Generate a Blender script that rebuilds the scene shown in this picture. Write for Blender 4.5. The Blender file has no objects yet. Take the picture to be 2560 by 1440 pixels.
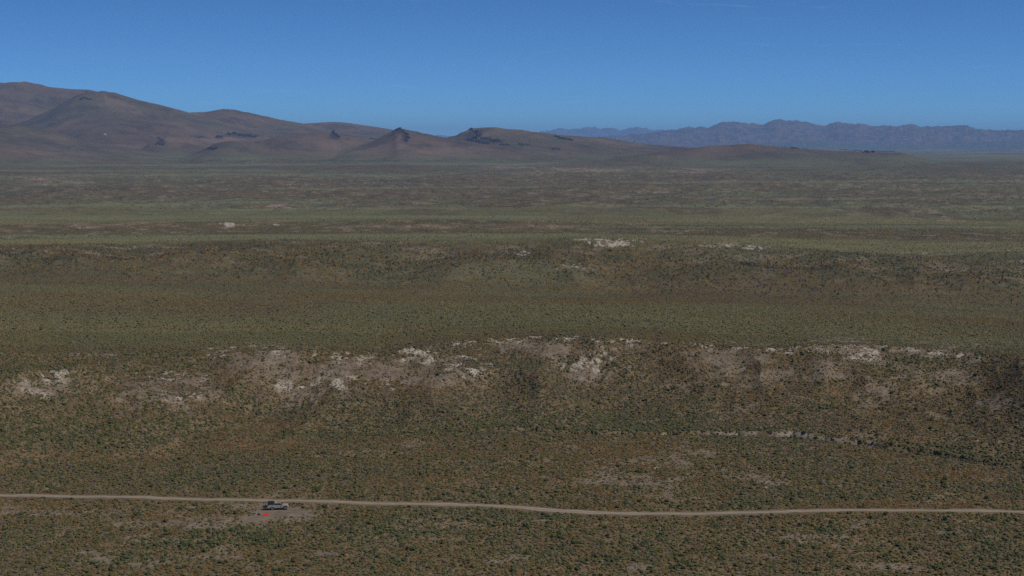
import bpy, bmesh, math, random
import numpy as np
from mathutils import Vector, Matrix

random.seed(7)
rng = np.random.default_rng(11)
scene = bpy.context.scene
col = scene.collection

# ------------------------------------------------------------------ camera, sky, sun, exposure
F_PX, CAM_H, PITCH = 3800.0, 92.0, math.radians(5.4)
cam = bpy.data.cameras.new("camera")
cam.sensor_width = 36.0
cam.lens = 36.0 * F_PX / 2560.0
cam.clip_start = 1.0
cam.clip_end = 300000.0
cam_ob = bpy.data.objects.new("camera", cam)
cam_ob.location = (0, 0, CAM_H)
cam_ob.rotation_euler = (math.radians(90) - PITCH, 0, 0)
col.objects.link(cam_ob)
scene.camera = cam_ob

SUN_EL, SUN_AZ = math.radians(54), math.radians(-24)      # azimuth measured from +X towards +Y
sun_dir = Vector((math.cos(SUN_EL) * math.cos(SUN_AZ), math.cos(SUN_EL) * math.sin(SUN_AZ), math.sin(SUN_EL)))
sl = bpy.data.lights.new("sun", 'SUN')
sl.energy = 3.7
sl.angle = math.radians(0.5)
sl.color = (1.0, 0.94, 0.86)
sun = bpy.data.objects.new("sun", sl)
sun.rotation_euler = sun_dir.to_track_quat('Z', 'Y').to_euler()
sun.location = (0, 0, 3000)
col.objects.link(sun)

world = bpy.data.worlds.new("World")
scene.world = world
world.use_nodes = True
wn = world.node_tree
wn.nodes.clear()
w_out = wn.nodes.new('ShaderNodeOutputWorld')
w_bg = wn.nodes.new('ShaderNodeBackground')
sky = wn.nodes.new('ShaderNodeTexSky')
sky.sky_type = 'NISHITA'
sky.sun_disc = False
sky.sun_elevation = SUN_EL
sky.sun_rotation = math.radians(90) - SUN_AZ
sky.altitude = 2600
sky.air_density = 1.0
sky.dust_density = 0.0
sky.ozone_density = 4.0
w_bg.inputs['Strength'].default_value = 0.104
# faint high cirrus wisps, part of the sky itself
tc = wn.nodes.new('ShaderNodeTexCoord')
mp = wn.nodes.new('ShaderNodeMapping')
mp.inputs['Scale'].default_value = (9.0, 9.0, 95.0)
mp.inputs['Rotation'].default_value = (0, 0, 0.3)
nz = wn.nodes.new('ShaderNodeTexNoise')
nz.inputs['Scale'].default_value = 1.3
nz.inputs['Detail'].default_value = 7.0
nz.inputs['Roughness'].default_value = 0.62
nz.inputs['Distortion'].default_value = 0.6
rmp = wn.nodes.new('ShaderNodeMapRange')
rmp.inputs['From Min'].default_value = 0.62
rmp.inputs['From Max'].default_value = 0.80
rmp.inputs['To Max'].default_value = 0.10
cl = wn.nodes.new('ShaderNodeMixRGB')
cl.inputs['Color2'].default_value = (7.0, 8.6, 10.5, 1)
tint = wn.nodes.new('ShaderNodeMixRGB')
tint.blend_type = 'MULTIPLY'
tint.inputs['Fac'].default_value = 1.0
tint.inputs['Color2'].default_value = (0.385, 0.71, 0.99, 1)
wn.links.new(tc.outputs['Generated'], mp.inputs['Vector'])
wn.links.new(mp.outputs['Vector'], nz.inputs['Vector'])
wn.links.new(nz.outputs['Fac'], rmp.inputs['Value'])
wn.links.new(rmp.outputs['Result'], cl.inputs['Fac'])
skm = wn.nodes.new('ShaderNodeVectorMath'); skm.operation = 'MULTIPLY'
skm.inputs[1].default_value = (1.0, 1.0, 2.3)
skn = wn.nodes.new('ShaderNodeVectorMath'); skn.operation = 'NORMALIZE'
wn.links.new(tc.outputs['Generated'], skm.inputs[0])
wn.links.new(skm.outputs['Vector'], skn.inputs[0])
wn.links.new(skn.outputs['Vector'], sky.inputs['Vector'])
wn.links.new(sky.outputs['Color'], tint.inputs['Color1'])
wn.links.new(tint.outputs['Color'], cl.inputs['Color1'])
wn.links.new(cl.outputs['Color'], w_bg.inputs['Color'])
wn.links.new(w_bg.outputs['Background'], w_out.inputs['Surface'])

scene.view_settings.view_transform = 'Standard'
scene.view_settings.look = 'None'
scene.view_settings.exposure = 0.0
scene.view_settings.gamma = 1.0
scene.view_settings.use_curve_mapping = False
scene.cycles.use_denoising = False
scene.cycles.max_bounces = 3
scene.cycles.diffuse_bounces = 2
scene.cycles.volume_bounces = 0

# ------------------------------------------------------------------ numeric helpers
TAB = rng.random((512, 512)).astype(np.float32)

def vnoise(x, y, seed=0):
    xi = np.floor(x); yi = np.floor(y)
    fx = (x - xi).astype(np.float32); fy = (y - yi).astype(np.float32)
    xi = xi.astype(np.int64) + seed * 37; yi = yi.astype(np.int64) + seed * 91
    fx = fx * fx * fx * (fx * (fx * 6 - 15) + 10)
    fy = fy * fy * fy * (fy * (fy * 6 - 15) + 10)
    x0 = xi & 511; x1 = (xi + 1) & 511; y0 = yi & 511; y1 = (yi + 1) & 511
    a = TAB[x0, y0]; b = TAB[x1, y0]; c = TAB[x0, y1]; d = TAB[x1, y1]
    return (a + (b - a) * fx) * (1 - fy) + (c + (d - c) * fx) * fy

def fbm(x, y, wl, oct=4, seed=0, gain=0.5, ridged=False):
    """0..1 noise, wl = wavelength in metres."""
    x = x / wl; y = y / wl
    s = 0; amp = 1.0; tot = 0
    for o in range(oct):
        n = vnoise(x, y, seed + o)
        if ridged:
            n = 1 - np.abs(2 * n - 1)
        s = s + n * amp; tot += amp; amp *= gain
        x, y = (x * 1.62 - y * 1.21) + 13.7, (x * 1.21 + y * 1.62) - 7.1
    return s / tot

def ss(a, b, x):
    t = np.clip((x - a) / (b - a), 0, 1)
    return t * t * (3 - 2 * t)

def dep_tan(v):
    """tangent of the angle below the horizontal of image row v (photo pixels)."""
    return np.tan(PITCH + np.arctan((v - 720.0) / F_PX))

def lut(pts):
    pts = np.array(pts, float)
    us = np.arange(-3000, 6001, 3.0)
    vs = np.interp(us, pts[:, 0], pts[:, 1])
    k = np.hanning(9); k /= k.sum()
    vp = np.pad(vs, 4, mode='edge')
    vs = np.convolve(vp, k, mode='valid')
    return lambda u: np.interp(u, us, vs)

def project(x, y, z):
    dz = z - CAM_H
    c, s = math.cos(PITCH), math.sin(PITCH)
    depth = y * c - dz * s
    up = y * s + dz * c
    depth = np.where(depth < 1, 1, depth)
    return 1280 + F_PX * x / depth, 720 - F_PX * up / depth

# ------------------------------------------------------------------ terrain
foot_v = lut([(-500, 1140), (0, 1130), (640, 1108), (1280, 1084), (1650, 1082), (1980, 1080), (2250, 1098), (2560, 1128), (3000, 1150)])
crest_v = lut([(-500, 850), (0, 852), (500, 870), (800, 872), (950, 880), (1100, 853), (1300, 842), (1480, 839), (1700, 852),
               (1900, 862), (2050, 850), (2200, 848), (2500, 862), (3000, 872)])
c3_v = lut([(-500, 676), (0, 684), (500, 702), (1000, 722), (1500, 738), (2000, 748), (2560, 760), (3000, 765)])
c4_v = lut([(-500, 600), (0, 600), (400, 600), (800, 601), (1300, 606), (1420, 598), (1500, 595), (1600, 600), (1900, 614),
            (2200, 626), (2560, 618), (3000, 615)])
c5_v = lut([(-500, 584), (0, 584), (1000, 584), (1800, 588), (2560, 592)])
c6_v = lut([(-500, 552), (0, 552), (1200, 551), (1700, 562), (2560, 570)])
c7_v = lut([(-500, 538), (0, 536), (1200, 542), (2560, 560)])

def r_foot(u):
    return CAM_H / dep_tan(foot_v(u))

def contour_table(u):
    rf = r_foot(u)
    one = np.ones_like(u)
    rows = [(0 * u, 0 * u), (250 * one, 0 * u), (rf - 12, 0 * u), (rf, 0 * u)]
    def add(r, v):
        rows.append((r, CAM_H - r * dep_tan(v)))
    add(rf + 96 + 10 * np.sin(u / 170.0), crest_v(u))
    add(1250 * one, c3_v(u))
    add(1650 * one + 60 * np.sin(u / 300.0), c4_v(u))
    add(2100 * one, c5_v(u))
    add(2330 * one, c6_v(u))
    add(2900 * one, c7_v(u))
    add(4000 * one, 500 * one)
    add(5500 * one, 455 * one)
    add(7500 * one, 425 * one)
    add(10000 * one, 404 * one)
    add(16000 * one, 386 * one)
    add(30000 * one, 376.5 * one)
    rows.append((260000 * one, -30 * one))
    return rows

# ridges: distance, front width, back width, crest line in photo pixels (each built at its own distance)
HILLS = [
    dict(r=14500, f=2600, b=3000, n=14, p=[(-1800, 300), (-900, 262), (-400, 236), (0, 214), (40, 213), (66, 210), (95, 213), (130, 223), (230, 229), (400, 262), (560, 305), (700, 350), (800, 400), (9000, 400)]),
    dict(r=12600, f=2500, b=1800, n=14, p=[(-3000, 420), (-600, 402), (-250, 372), (-60, 342), (20, 322), (60, 308), (130, 280), (190, 245), (215, 236), (270, 231), (300, 237), (350, 252), (400, 267), (470, 281), (540, 300), (650, 332), (800, 365), (1000, 400), (9000, 420)]),
    dict(r=13600, f=2600, b=2000, n=8, p=[(-3000, 420), (330, 420), (420, 285), (520, 281), (548, 275), (578, 273), (610, 279), (650, 287), (700, 299), (760, 309), (850, 330), (960, 370), (1000, 420), (9000, 420)]),
    dict(r=15500, f=2600, b=2500, n=6, p=[(-3000, 420), (620, 420), (700, 322), (760, 309), (830, 304), (880, 308), (960, 320), (1060, 336), (1110, 344), (1180, 356), (1260, 400), (9000, 420)]),
    dict(r=9900, f=2200, b=1200, n=5, p=[(-2500, 300), (-400, 290), (0, 308), (60, 314), (100, 322), (200, 346), (350, 374), (500, 396), (600, 420), (9000, 420)]),
    dict(r=11400, f=700, b=700, n=5, p=[(-3000, 420), (200, 410), (290, 382), (350, 362), (400, 348), (450, 341), (500, 344), (560, 336), (640, 335), (700, 338), (760, 350), (840, 372), (960, 402), (9000, 420)]),
    dict(r=10300, f=800, b=700, n=5, p=[(-3000, 420), (240, 412), (320, 388), (360, 368), (390, 352), (420, 342), (470, 344), (520, 356), (560, 370), (640, 392), (720, 414), (9000, 420)]),
    dict(r=9500, f=800, b=700, n=5, p=[(-3000, 420), (360, 418), (440, 400), (490, 382), (518, 370), (545, 357), (580, 350), (620, 354), (680, 362), (760, 374), (900, 394), (1000, 410), (9000, 420)]),
    dict(r=10100, f=1000, b=700, n=5, p=[(-3000, 420), (440, 408), (560, 378), (650, 352), (720, 337), (760, 332), (800, 331), (900, 343), (960, 352), (1080, 372), (1250, 398), (9000, 420)]),
    dict(r=10900, f=500, b=600, n=2, p=[(-3000, 420), (790, 420), (812, 345), (832, 327), (850, 333), (900, 342), (960, 352), (1010, 420), (9000, 420)]),
    dict(r=9700, f=1100, b=900, n=4, p=[(-3000, 420), (740, 412), (820, 388), (880, 368), (930, 353), (960, 339), (982, 328), (994, 318), (1008, 320), (1040, 328), (1110, 343), (1180, 353), (1250, 362), (1400, 376), (1560, 395), (1700, 415), (9000, 420)]),
    dict(r=10400, f=1200, b=900, n=4, p=[(-3000, 420), (900, 412), (990, 380), (1050, 358), (1110, 345), (1140, 338), (1160, 328), (1180, 320), (1205, 317), (1240, 318), (1300, 324), (1380, 334), (1450, 345), (1560, 362), (1660, 376), (1800, 398), (9000, 420)]),
    dict(r=12000, f=1100, b=1000, n=4, p=[(-3000, 420), (1330, 420), (1360, 352), (1384, 337), (1420, 339), (1500, 342), (1540, 348), (1600, 358), (1700, 367), (1800, 372), (1900, 420), (9000, 420)]),
    dict(r=9300, f=700, b=700, n=3, p=[(-3000, 420), (1440, 410), (1560, 390), (1660, 378), (1700, 373), (1770, 364), (1860, 359), (1920, 363), (2000, 371), (2120, 377), (2250, 381), (2400, 420), (9000, 420)]),
    dict(r=36000, f=6000, b=8000, n=70, p=[(-3000, 420), (1360, 420), (1430, 352), (1530, 344), (1600, 337), (1640, 331), (1690, 327), (1700, 324), (1750, 319), (1765, 322), (1800, 312), (1842, 305), (1870, 312), (1905, 315), (1930, 300), (1960, 304), (2000, 306), (2030, 312), (2060, 317), (2085, 307), (2115, 311), (2140, 314), (2190, 320), (2220, 315), (2235, 319), (2260, 315), (2300, 321), (2340, 318), (2380, 321), (2410, 318), (2450, 323), (2500, 328), (2600, 331), (2900, 318), (3400, 335), (4200, 340), (5000, 352), (9000, 352)]),
    dict(r=30500, f=2600, b=2600, n=25, p=[(-3000, 420), (1800, 420), (1900, 362), (2000, 352), (2080, 353), (2200, 361), (2340, 364), (2450, 356), (2560, 352), (2800, 350), (3300, 362), (4500, 365), (9000, 365)]),
    dict(r=68000, f=9000, b=9000, n=130, p=[(-3000, 420), (-2600, 342), (-800, 330), (200, 338), (800, 336), (1250, 344), (1340, 334), (1392, 324), (1420, 327), (1445, 322), (1480, 319), (1505, 325), (1525, 320), (1550, 326), (1575, 321), (1592, 317), (1608, 320), (1630, 326), (1700, 334), (1850, 345), (3000, 345), (9000, 345)]),
]
for h in HILLS:
    h['fn'] = lut(h['p'])

def terrain(th, r):
    """height, plus the zone coordinate (which contour interval, with fraction) and hill amount."""
    thc = np.clip(th, -0.75, 0.75)
    u = 1280 + F_PX * np.tan(thc)
    x = r * np.sin(th); y = r * np.cos(th)
    rows = contour_table(u)
    z = np.zeros_like(r); zone = np.zeros_like(r)
    for k in range(len(rows) - 1):
        ra, za = rows[k]; rb, zb = rows[k + 1]
        m = (r >= ra) & (r < rb)
        t = np.clip((r - ra) / np.maximum(rb - ra, 1e-3), 0, 1)
        if k == 3:      # first escarpment: steeper towards its top
            tt = 0.25 * t + 0.75 * t * t * (3 - 2 * t) ** 0.7
        elif k in (5, 7):
            tt = 0.5 * t + 0.5 * t * t * (3 - 2 * t)
        else:
            tt = t
        z = np.where(m, za + (zb - za) * tt, z)
        zone = np.where(m, k + t, zone)
    base = z.copy()
    # spurs and gullies on the first escarpment
    s1 = np.clip(zone - 3, 0, 1) * (zone < 4)
    w = fbm(x, y, 60, 3, 5) * 30
    sp = fbm(x + w, y * 0.5, 52, 4, 9, ridged=True)
    z = z + (sp - 0.55) * 15 * (4 * s1 * (1 - s1)) ** 0.8
    s2 = np.clip(zone - 5, 0, 1) * (zone < 6)
    sp2 = fbm(x, y * 0.3, 120, 3, 19, ridged=True)
    z = z + (sp2 - 0.55) * 20 * (4 * s2 * (1 - s2))
    # rolling ground
    z = z + (fbm(x, y, 90, 4, 21) - 0.5) * (1.3 + 3.0 * ss(700, 2000, r))
    z = z + (fbm(x, y, 9, 3, 23) - 0.5) * 0.45
    roll = ss(2500, 3400, r) * (1 - ss(9000, 14000, r))
    z = z + ((fbm(x, y * 0.8, 520, 5, 31, ridged=True) - 0.5) * 24 + (fbm(x, y, 230, 4, 33, ridged=True) - 0.5) * 23 * (1 - ss(6000, 9000, r))) * roll
    z = z + (fbm(x, y, 1800, 4, 37) - 0.5) * 30 * ss(5000, 12000, r)
    # wash line along the foot of the escarpment, cut deeper on the right
    rf = r_foot(u) + (fbm(x, 0 * x, 22, 3, 41) - 0.5) * 8 + (fbm(x, 0 * x, 5, 2, 43) - 0.5) * 2
    wash = (r - rf) * np.where(thc == th, 1, 1e3)
    z = z - 2.2 * (ss(-2.2, 1.0, wash) - ss(1.2, 3.0, wash)) * ss(1150, 1500, u)
    # hill ridges
    side = 1 - ss(0.62, 0.75, np.abs(th))
    hill = np.zeros_like(r); which = -np.ones_like(r)
    for i, h in enumerate(HILLS):
        lo, hi = h['r'] - h['f'] * 1.4, h['r'] + h['b'] * 1.4
        m = (r > lo) & (r < hi)
        if not m.any():
            continue
        um, rm, xm, ym = u[m], r[m], x[m], y[m]
        wl = h['f'] * 0.45
        r0 = h['r'] + (fbm(xm, ym * 0 + i * 31.0, wl * 1.5, 3, 50 + i) - 0.5) * h['f'] * 0.35
        zc = CAM_H - r0 * dep_tan(h['fn'](um))
        s = np.where(rm < r0, (r0 - rm) / (h['f'] * 1.35), (rm - r0) / h['b'])
        s = np.clip(s, 0, 1)
        prof = 0.22 * (0.5 + 0.5 * np.cos(np.pi * s)) + 0.78 * (1 - s) ** 2.1
        bz = base[m] - 12
        er = fbm(xm, ym * 0.7, wl, 7, 70 + i, ridged=True, gain=0.6) - 0.55
        zz = bz + np.maximum(zc - bz, 0) * prof * side[m]
        amt = np.maximum(zz - bz, 0)
        zz = zz + er * h['n'] * 3.5 * np.minimum(amt / (h['n'] * 4 + 1), 1) * ss(0.0, 0.22, s)
        # slight roughness on the very skyline too
        zz = zz + (fbm(xm, ym, wl * 0.14, 5, 90 + i, ridged=h['r'] > 20000, gain=.6) - 0.5) * h['n'] * (0.7 if h['r'] < 20000 else 2.2) * np.minimum(amt / (h['n'] * 4 + 1), 1)
        zm = z[m]
        up = zz > zm
        z[m] = np.where(up, zz, zm)
        hm = hill[m]; hm = np.where(up, np.maximum(hm, np.clip((zz - zm) / 75, 0, 1)), hm); hill[m] = hm
        wm = which[m]; wm = np.where(up, i, wm); which[m] = wm
    return x, y, z, zone, hill, which, wash

th_f = np.linspace(-0.388, 0.388, 1230)
th_m = np.geomspace(0.393, math.pi, 66)
TH = np.concatenate([-th_m[::-1], th_f, th_m])
rs = [0.5, 15, 40, 80, 130, 180, 220, 250, 270, 285, 296]
r = 300.0
while r < 78500:
    rs.append(r)
    dr = r * r * 3.2e-6
    lim = (0.0042 if r < 8000 else 0.0030) * r if r < 17000 else 0.007 * r
    r += max(0.33, min(dr, lim))
rs += [79500]
RR = np.array(rs)
NT, NR = len(TH), len(RR)
G_th, G_r = np.meshgrid(TH, RR)           # rows: r
GX, GY, GZ, GZONE, GHILL, GWHICH, GWASH = terrain(G_th, G_r)
GU, GV = project(GX, GY, GZ)
behind = np.abs(G_th) > 1.2
GU[behind] = -9999; GV[behind] = -9999

# ------------------------------------------------------------------ land cover fields, all worked out on the ground
P_CHALK = [(560,873,45,5,.9),(660,871,45,7,1),(700,879,30,8,.8),(760,873,32,5,.9),(900,892,60,9,.9),(1020,878,55,8,1),(980,891,75,9,.9),(1060,900,45,12,.7),
 (1180,855,75,5,1),(1280,849,60,6,1),(1340,846,50,7,.9),(1430,844,50,5,.9),(1150,905,55,16,.8),(1195,925,35,12,.8),(1500,851,40,5,.7),(1590,853,30,5,.7),
 (1800,859,60,4,.8),(1880,864,60,4,.9),(2060,856,40,7,1),(2120,854,45,7,1),(2150,888,42,9,1),(2080,876,34,10,.9),(2000,882,30,8,.8),(2175,880,25,9,1),
 (2250,861,32,6,.9),(2300,863,45,9,.8),(2400,863,65,6,.9),(2485,863,20,5,.9),(1480,912,48,13,1),(1500,890,20,14,.6),(740,968,42,11,.8),(840,960,50,14,.6),
 (920,968,60,10,.6),(720,985,30,6,.6),(420,938,50,10,.8),(375,936,40,6,.8),(150,937,38,8,1),(100,946,40,8,.7),(450,990,50,13,.6),(490,1010,40,8,.6),
 (60,985,60,9,.5),(230,870,30,7,.6),(780,1000,60,10,.5),(1500,603,52,6,1.7),(1560,603,40,6,1.6),(1525,611,42,6,1.7),(1460,600,20,3,1),(1800,612,50,5,1.3),(1870,618,30,6,1.4),
 (1900,623,25,5,1.3),(1300,632,25,6,1.2),(1420,665,25,8,1.1),(1440,673,40,6,.5),(2290,635,40,5,.5),(2530,623,30,4,.7),(2450,608,50,2,.6),(680,605,20,3,.8),
 (1080,620,30,5,.4),(600,562,40,4,1.3),(560,560,20,3,1.2),(660,562,30,3,1.2),(505,561,10,3,.8),(735,462,30,4,.7),(950,457,40,2,.6),(268,335,9,3,.8),
 (1980,1083,70,3,1),(1850,1088,90,2.5,.9),(1700,1086,70,2,.6),(2120,1096,50,3,.7),(2040,1083,30,3,.9),(1640,1169,15,3,.8),(1912,1218,20,7,.5),(1905,1207,14,4,.4),(2450,1100,90,3,.3),
 (2550,925,20,12,.5),(1870,925,30,8,.35),(2230,470,40,3,.4),(1680,517,40,2,.5),(2000,372,8,2,.5),(1240,555,200,3,.35),(480,1268,20,2,.5),(120,1222,30,4,.4),(175,1212,18,4,.5),(440,1308,24,4,.6),
 (1470,845,30,6,.7),(2240,1000,30,10,.2),(10,1375,14,8,.6),(230,1382,30,6,.45)]
P_BARE = [(150,1285,130,8,.35),(420,1310,160,7,.4),(100,1335,120,16,.45),(330,1345,100,10,.4),(150,1385,120,14,.45),(250,1400,70,8,.6),(560,1390,70,8,.4),(630,1306,40,9,.9),
 (700,1286,62,13,1.3),(765,1282,42,7,1.1),(696,1236,10,7,.8),(690,1275,45,10,1.2),(820,1385,50,8,.5),(860,1390,50,10,.4),(1060,1312,100,10,.6),(1010,1300,60,8,.4),(1590,1420,40,12,.9),
 (1290,1395,60,6,.5),(1240,1402,30,5,.5),(1950,1290,40,4,.4),(2000,1340,60,6,.5),(2350,1330,90,12,.6),(1900,1390,90,8,.65),(2250,1420,110,10,.65),(2500,1390,80,8,.5),(1000,1345,90,8,.45),(760,1420,80,8,.45),(1480,1350,90,6,.4),(200,1200,100,8,.4),
 (330,1410,60,10,.4),(640,1200,30,6,.6),(700,1210,60,8,.3),(1340,1195,60,8,.4),(1500,1205,120,9,.4),(1920,1205,60,12,.5),(1720,1195,50,6,.3),(60,1420,80,14,.4),
 (1480,940,60,18,.8),(1400,880,120,14,.4),(1850,895,130,16,.6),(1960,935,110,18,.5),(1880,960,80,10,.4),(900,930,100,20,.7),(1060,900,130,15,.6),(830,990,110,24,.5),(1100,940,90,22,.5),
 (100,970,140,24,.5),(420,960,110,30,.5),(640,890,150,14,.6),(250,885,120,14,.4),(2150,900,130,22,.5),(2350,880,130,18,.8),(2120,870,120,18,.8),(2050,905,90,16,.6),(1330,870,140,16,.6),(1600,868,140,10,.5),(1780,880,100,12,.5),(2450,900,90,20,.4),(560,905,120,20,.5),(2320,930,150,20,.3),(700,1010,70,14,.4),(1540,930,70,20,.3),
 (2380,670,90,9,.8),(1420,668,110,12,.6),(1080,640,80,14,.5),(1860,635,110,14,.5),(1650,650,80,14,.3),(2000,460,140,8,.3),(1100,565,400,6,.7),(300,562,300,7,.4),(1600,562,160,5,.4),
 (1330,1300,60,5,.4),(1120,1275,60,3,.4)]
P_RED = [(2350,1018,55,10,.8),(2420,1040,30,7,.5),(2230,1010,60,8,.3),(680,515,55,8,.9),(1000,521,40,6,.8),(80,452,70,10,.7),(190,455,60,8,.4),(420,490,80,12,.5),(1130,525,40,6,.6),(980,960,90,12,.35),
 (1040,505,60,8,.5),(1290,682,70,9,.5),(1440,680,90,10,.4),(1640,475,60,8,.5),(1750,430,120,8,.7),(1450,425,140,8,.7),(1250,420,120,6,.6),(2300,475,120,8,.5),(2500,490,90,8,.6),
 (2120,545,120,6,.5),(2380,550,60,5,.6),(1340,430,90,8,.6),(1540,520,60,6,.3),(1500,1180,110,16,.2),(2210,1045,60,7,.35),(1430,1095,60,6,.2),(1840,1330,50,8,.6),(2050,620,60,7,.3),
 (1640,610,80,12,.3),(1900,1370,80,8,.3),(940,505,100,12,.4),(300,560,280,8,.55),(1250,568,260,6,.55),(100,605,100,6,.2),(2150,660,90,7,.5),(2480,700,60,9,.4),(1480,350,120,6,.7),(1880,368,80,5,.8),(1180,376,110,5,.8),(330,250,110,12,.6),
 (430,290,90,10,.7),(120,255,70,12,.3)]
P_GOLD = [(700,1065,120,14,.9),(620,1050,80,10,.6),(560,1385,80,10,.9),(450,1395,50,8,.7),(100,1136,160,8,.9),(330,1142,160,6,.7),(620,1115,120,7,.7),(420,1150,200,10,.3),(1020,960,120,24,.7),(900,940,80,14,.6),
 (1000,745,300,10,.4),(600,760,200,12,.4),(1500,752,260,10,.5),(200,745,200,10,.4),(2000,800,260,14,.5),(2450,800,160,12,.5),(2260,720,160,16,.6),(2440,700,50,14,.7),(1760,705,80,10,.5),(1650,660,90,12,.7),
 (2150,665,80,8,.6),(1720,600,120,12,.5),(2050,600,140,8,.5),(1650,870,120,40,.4),(2450,1190,140,20,.6),(2100,1260,300,10,.5),(1700,1290,120,8,.6),(1050,1210,200,20,.3),(1640,1130,160,12,.4),
 (300,1262,250,12,.5),(500,1290,100,10,.7),(830,1270,90,8,.4),(2200,1060,200,18,.3),(1500,1010,140,20,.3),(1900,1300,200,10,.3),(2280,1120,160,12,.2),(640,640,300,8,.3),(450,640,90,9,.6)]
P_GREEN = [(100,1090,220,20,.8),(500,1060,160,16,.5),(900,1075,160,12,.8),(1240,1060,120,20,.6),(1500,1050,260,16,.6),(1840,1270,60,9,1.2),(1900,1255,90,10,.8),(2100,1238,200,8,.8),(2450,1215,160,10,.3),
 (650,1345,30,14,1.1),(560,1340,60,12,.6),(300,1400,120,14,.6),(470,1360,110,14,.6),(900,1310,110,12,.5),(1180,1285,140,9,.9),(1240,1295,120,10,.8),(960,1330,160,14,.5),(1310,1385,70,12,.6),(1580,1400,100,10,.4),
 (2070,1330,40,10,.9),(0,690,300,8,.8),(500,715,300,6,.6),(300,800,500,16,.4),(1300,800,500,10,.6),(2000,820,400,10,.5),(1500,780,700,8,.5),(300,540,500,5,1.1),(900,548,500,4,1),(200,592,500,6,1),(900,592,400,6,.9),(1500,588,300,5,.8),(1900,566,500,4,.7),
 (1700,525,200,8,.3),(600,395,500,5,.6),(500,420,500,4,.8),(2200,395,400,10,.6),(2200,425,400,6,.4),(1280,396,300,4,.5),(1500,1075,600,7,.6),(2150,640,150,20,.3),(1700,740,500,4,.8),(2300,905,160,30,.3),
 (250,320,200,12,.5),(750,322,120,8,.6),(300,372,300,6,.5),(2400,1120,120,8,.7)]

def paint(lst, X, Y, U, V, seed):
    """painted patches of cover with frayed outlines"""
    out = np.zeros(X.shape, np.float32)
    U0 = U; V0 = V
    for (pu, pv, su, sv, k) in lst:
        if seed == 1 and 835 < pv < 1020:
            su, sv = su * 1.3, sv * 1.6
        m = (np.abs(U0 - pu) < su * 4) & (np.abs(V0 - pv) < sv * 4)
        if not m.any():
            continue
        g = np.exp(-((U0[m] - pu) / su) ** 2 * 0.8 - ((V0[m] - pv) / sv) ** 2 * 0.8)
        out[m] = np.maximum(out[m], g * k)
    return out

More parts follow.
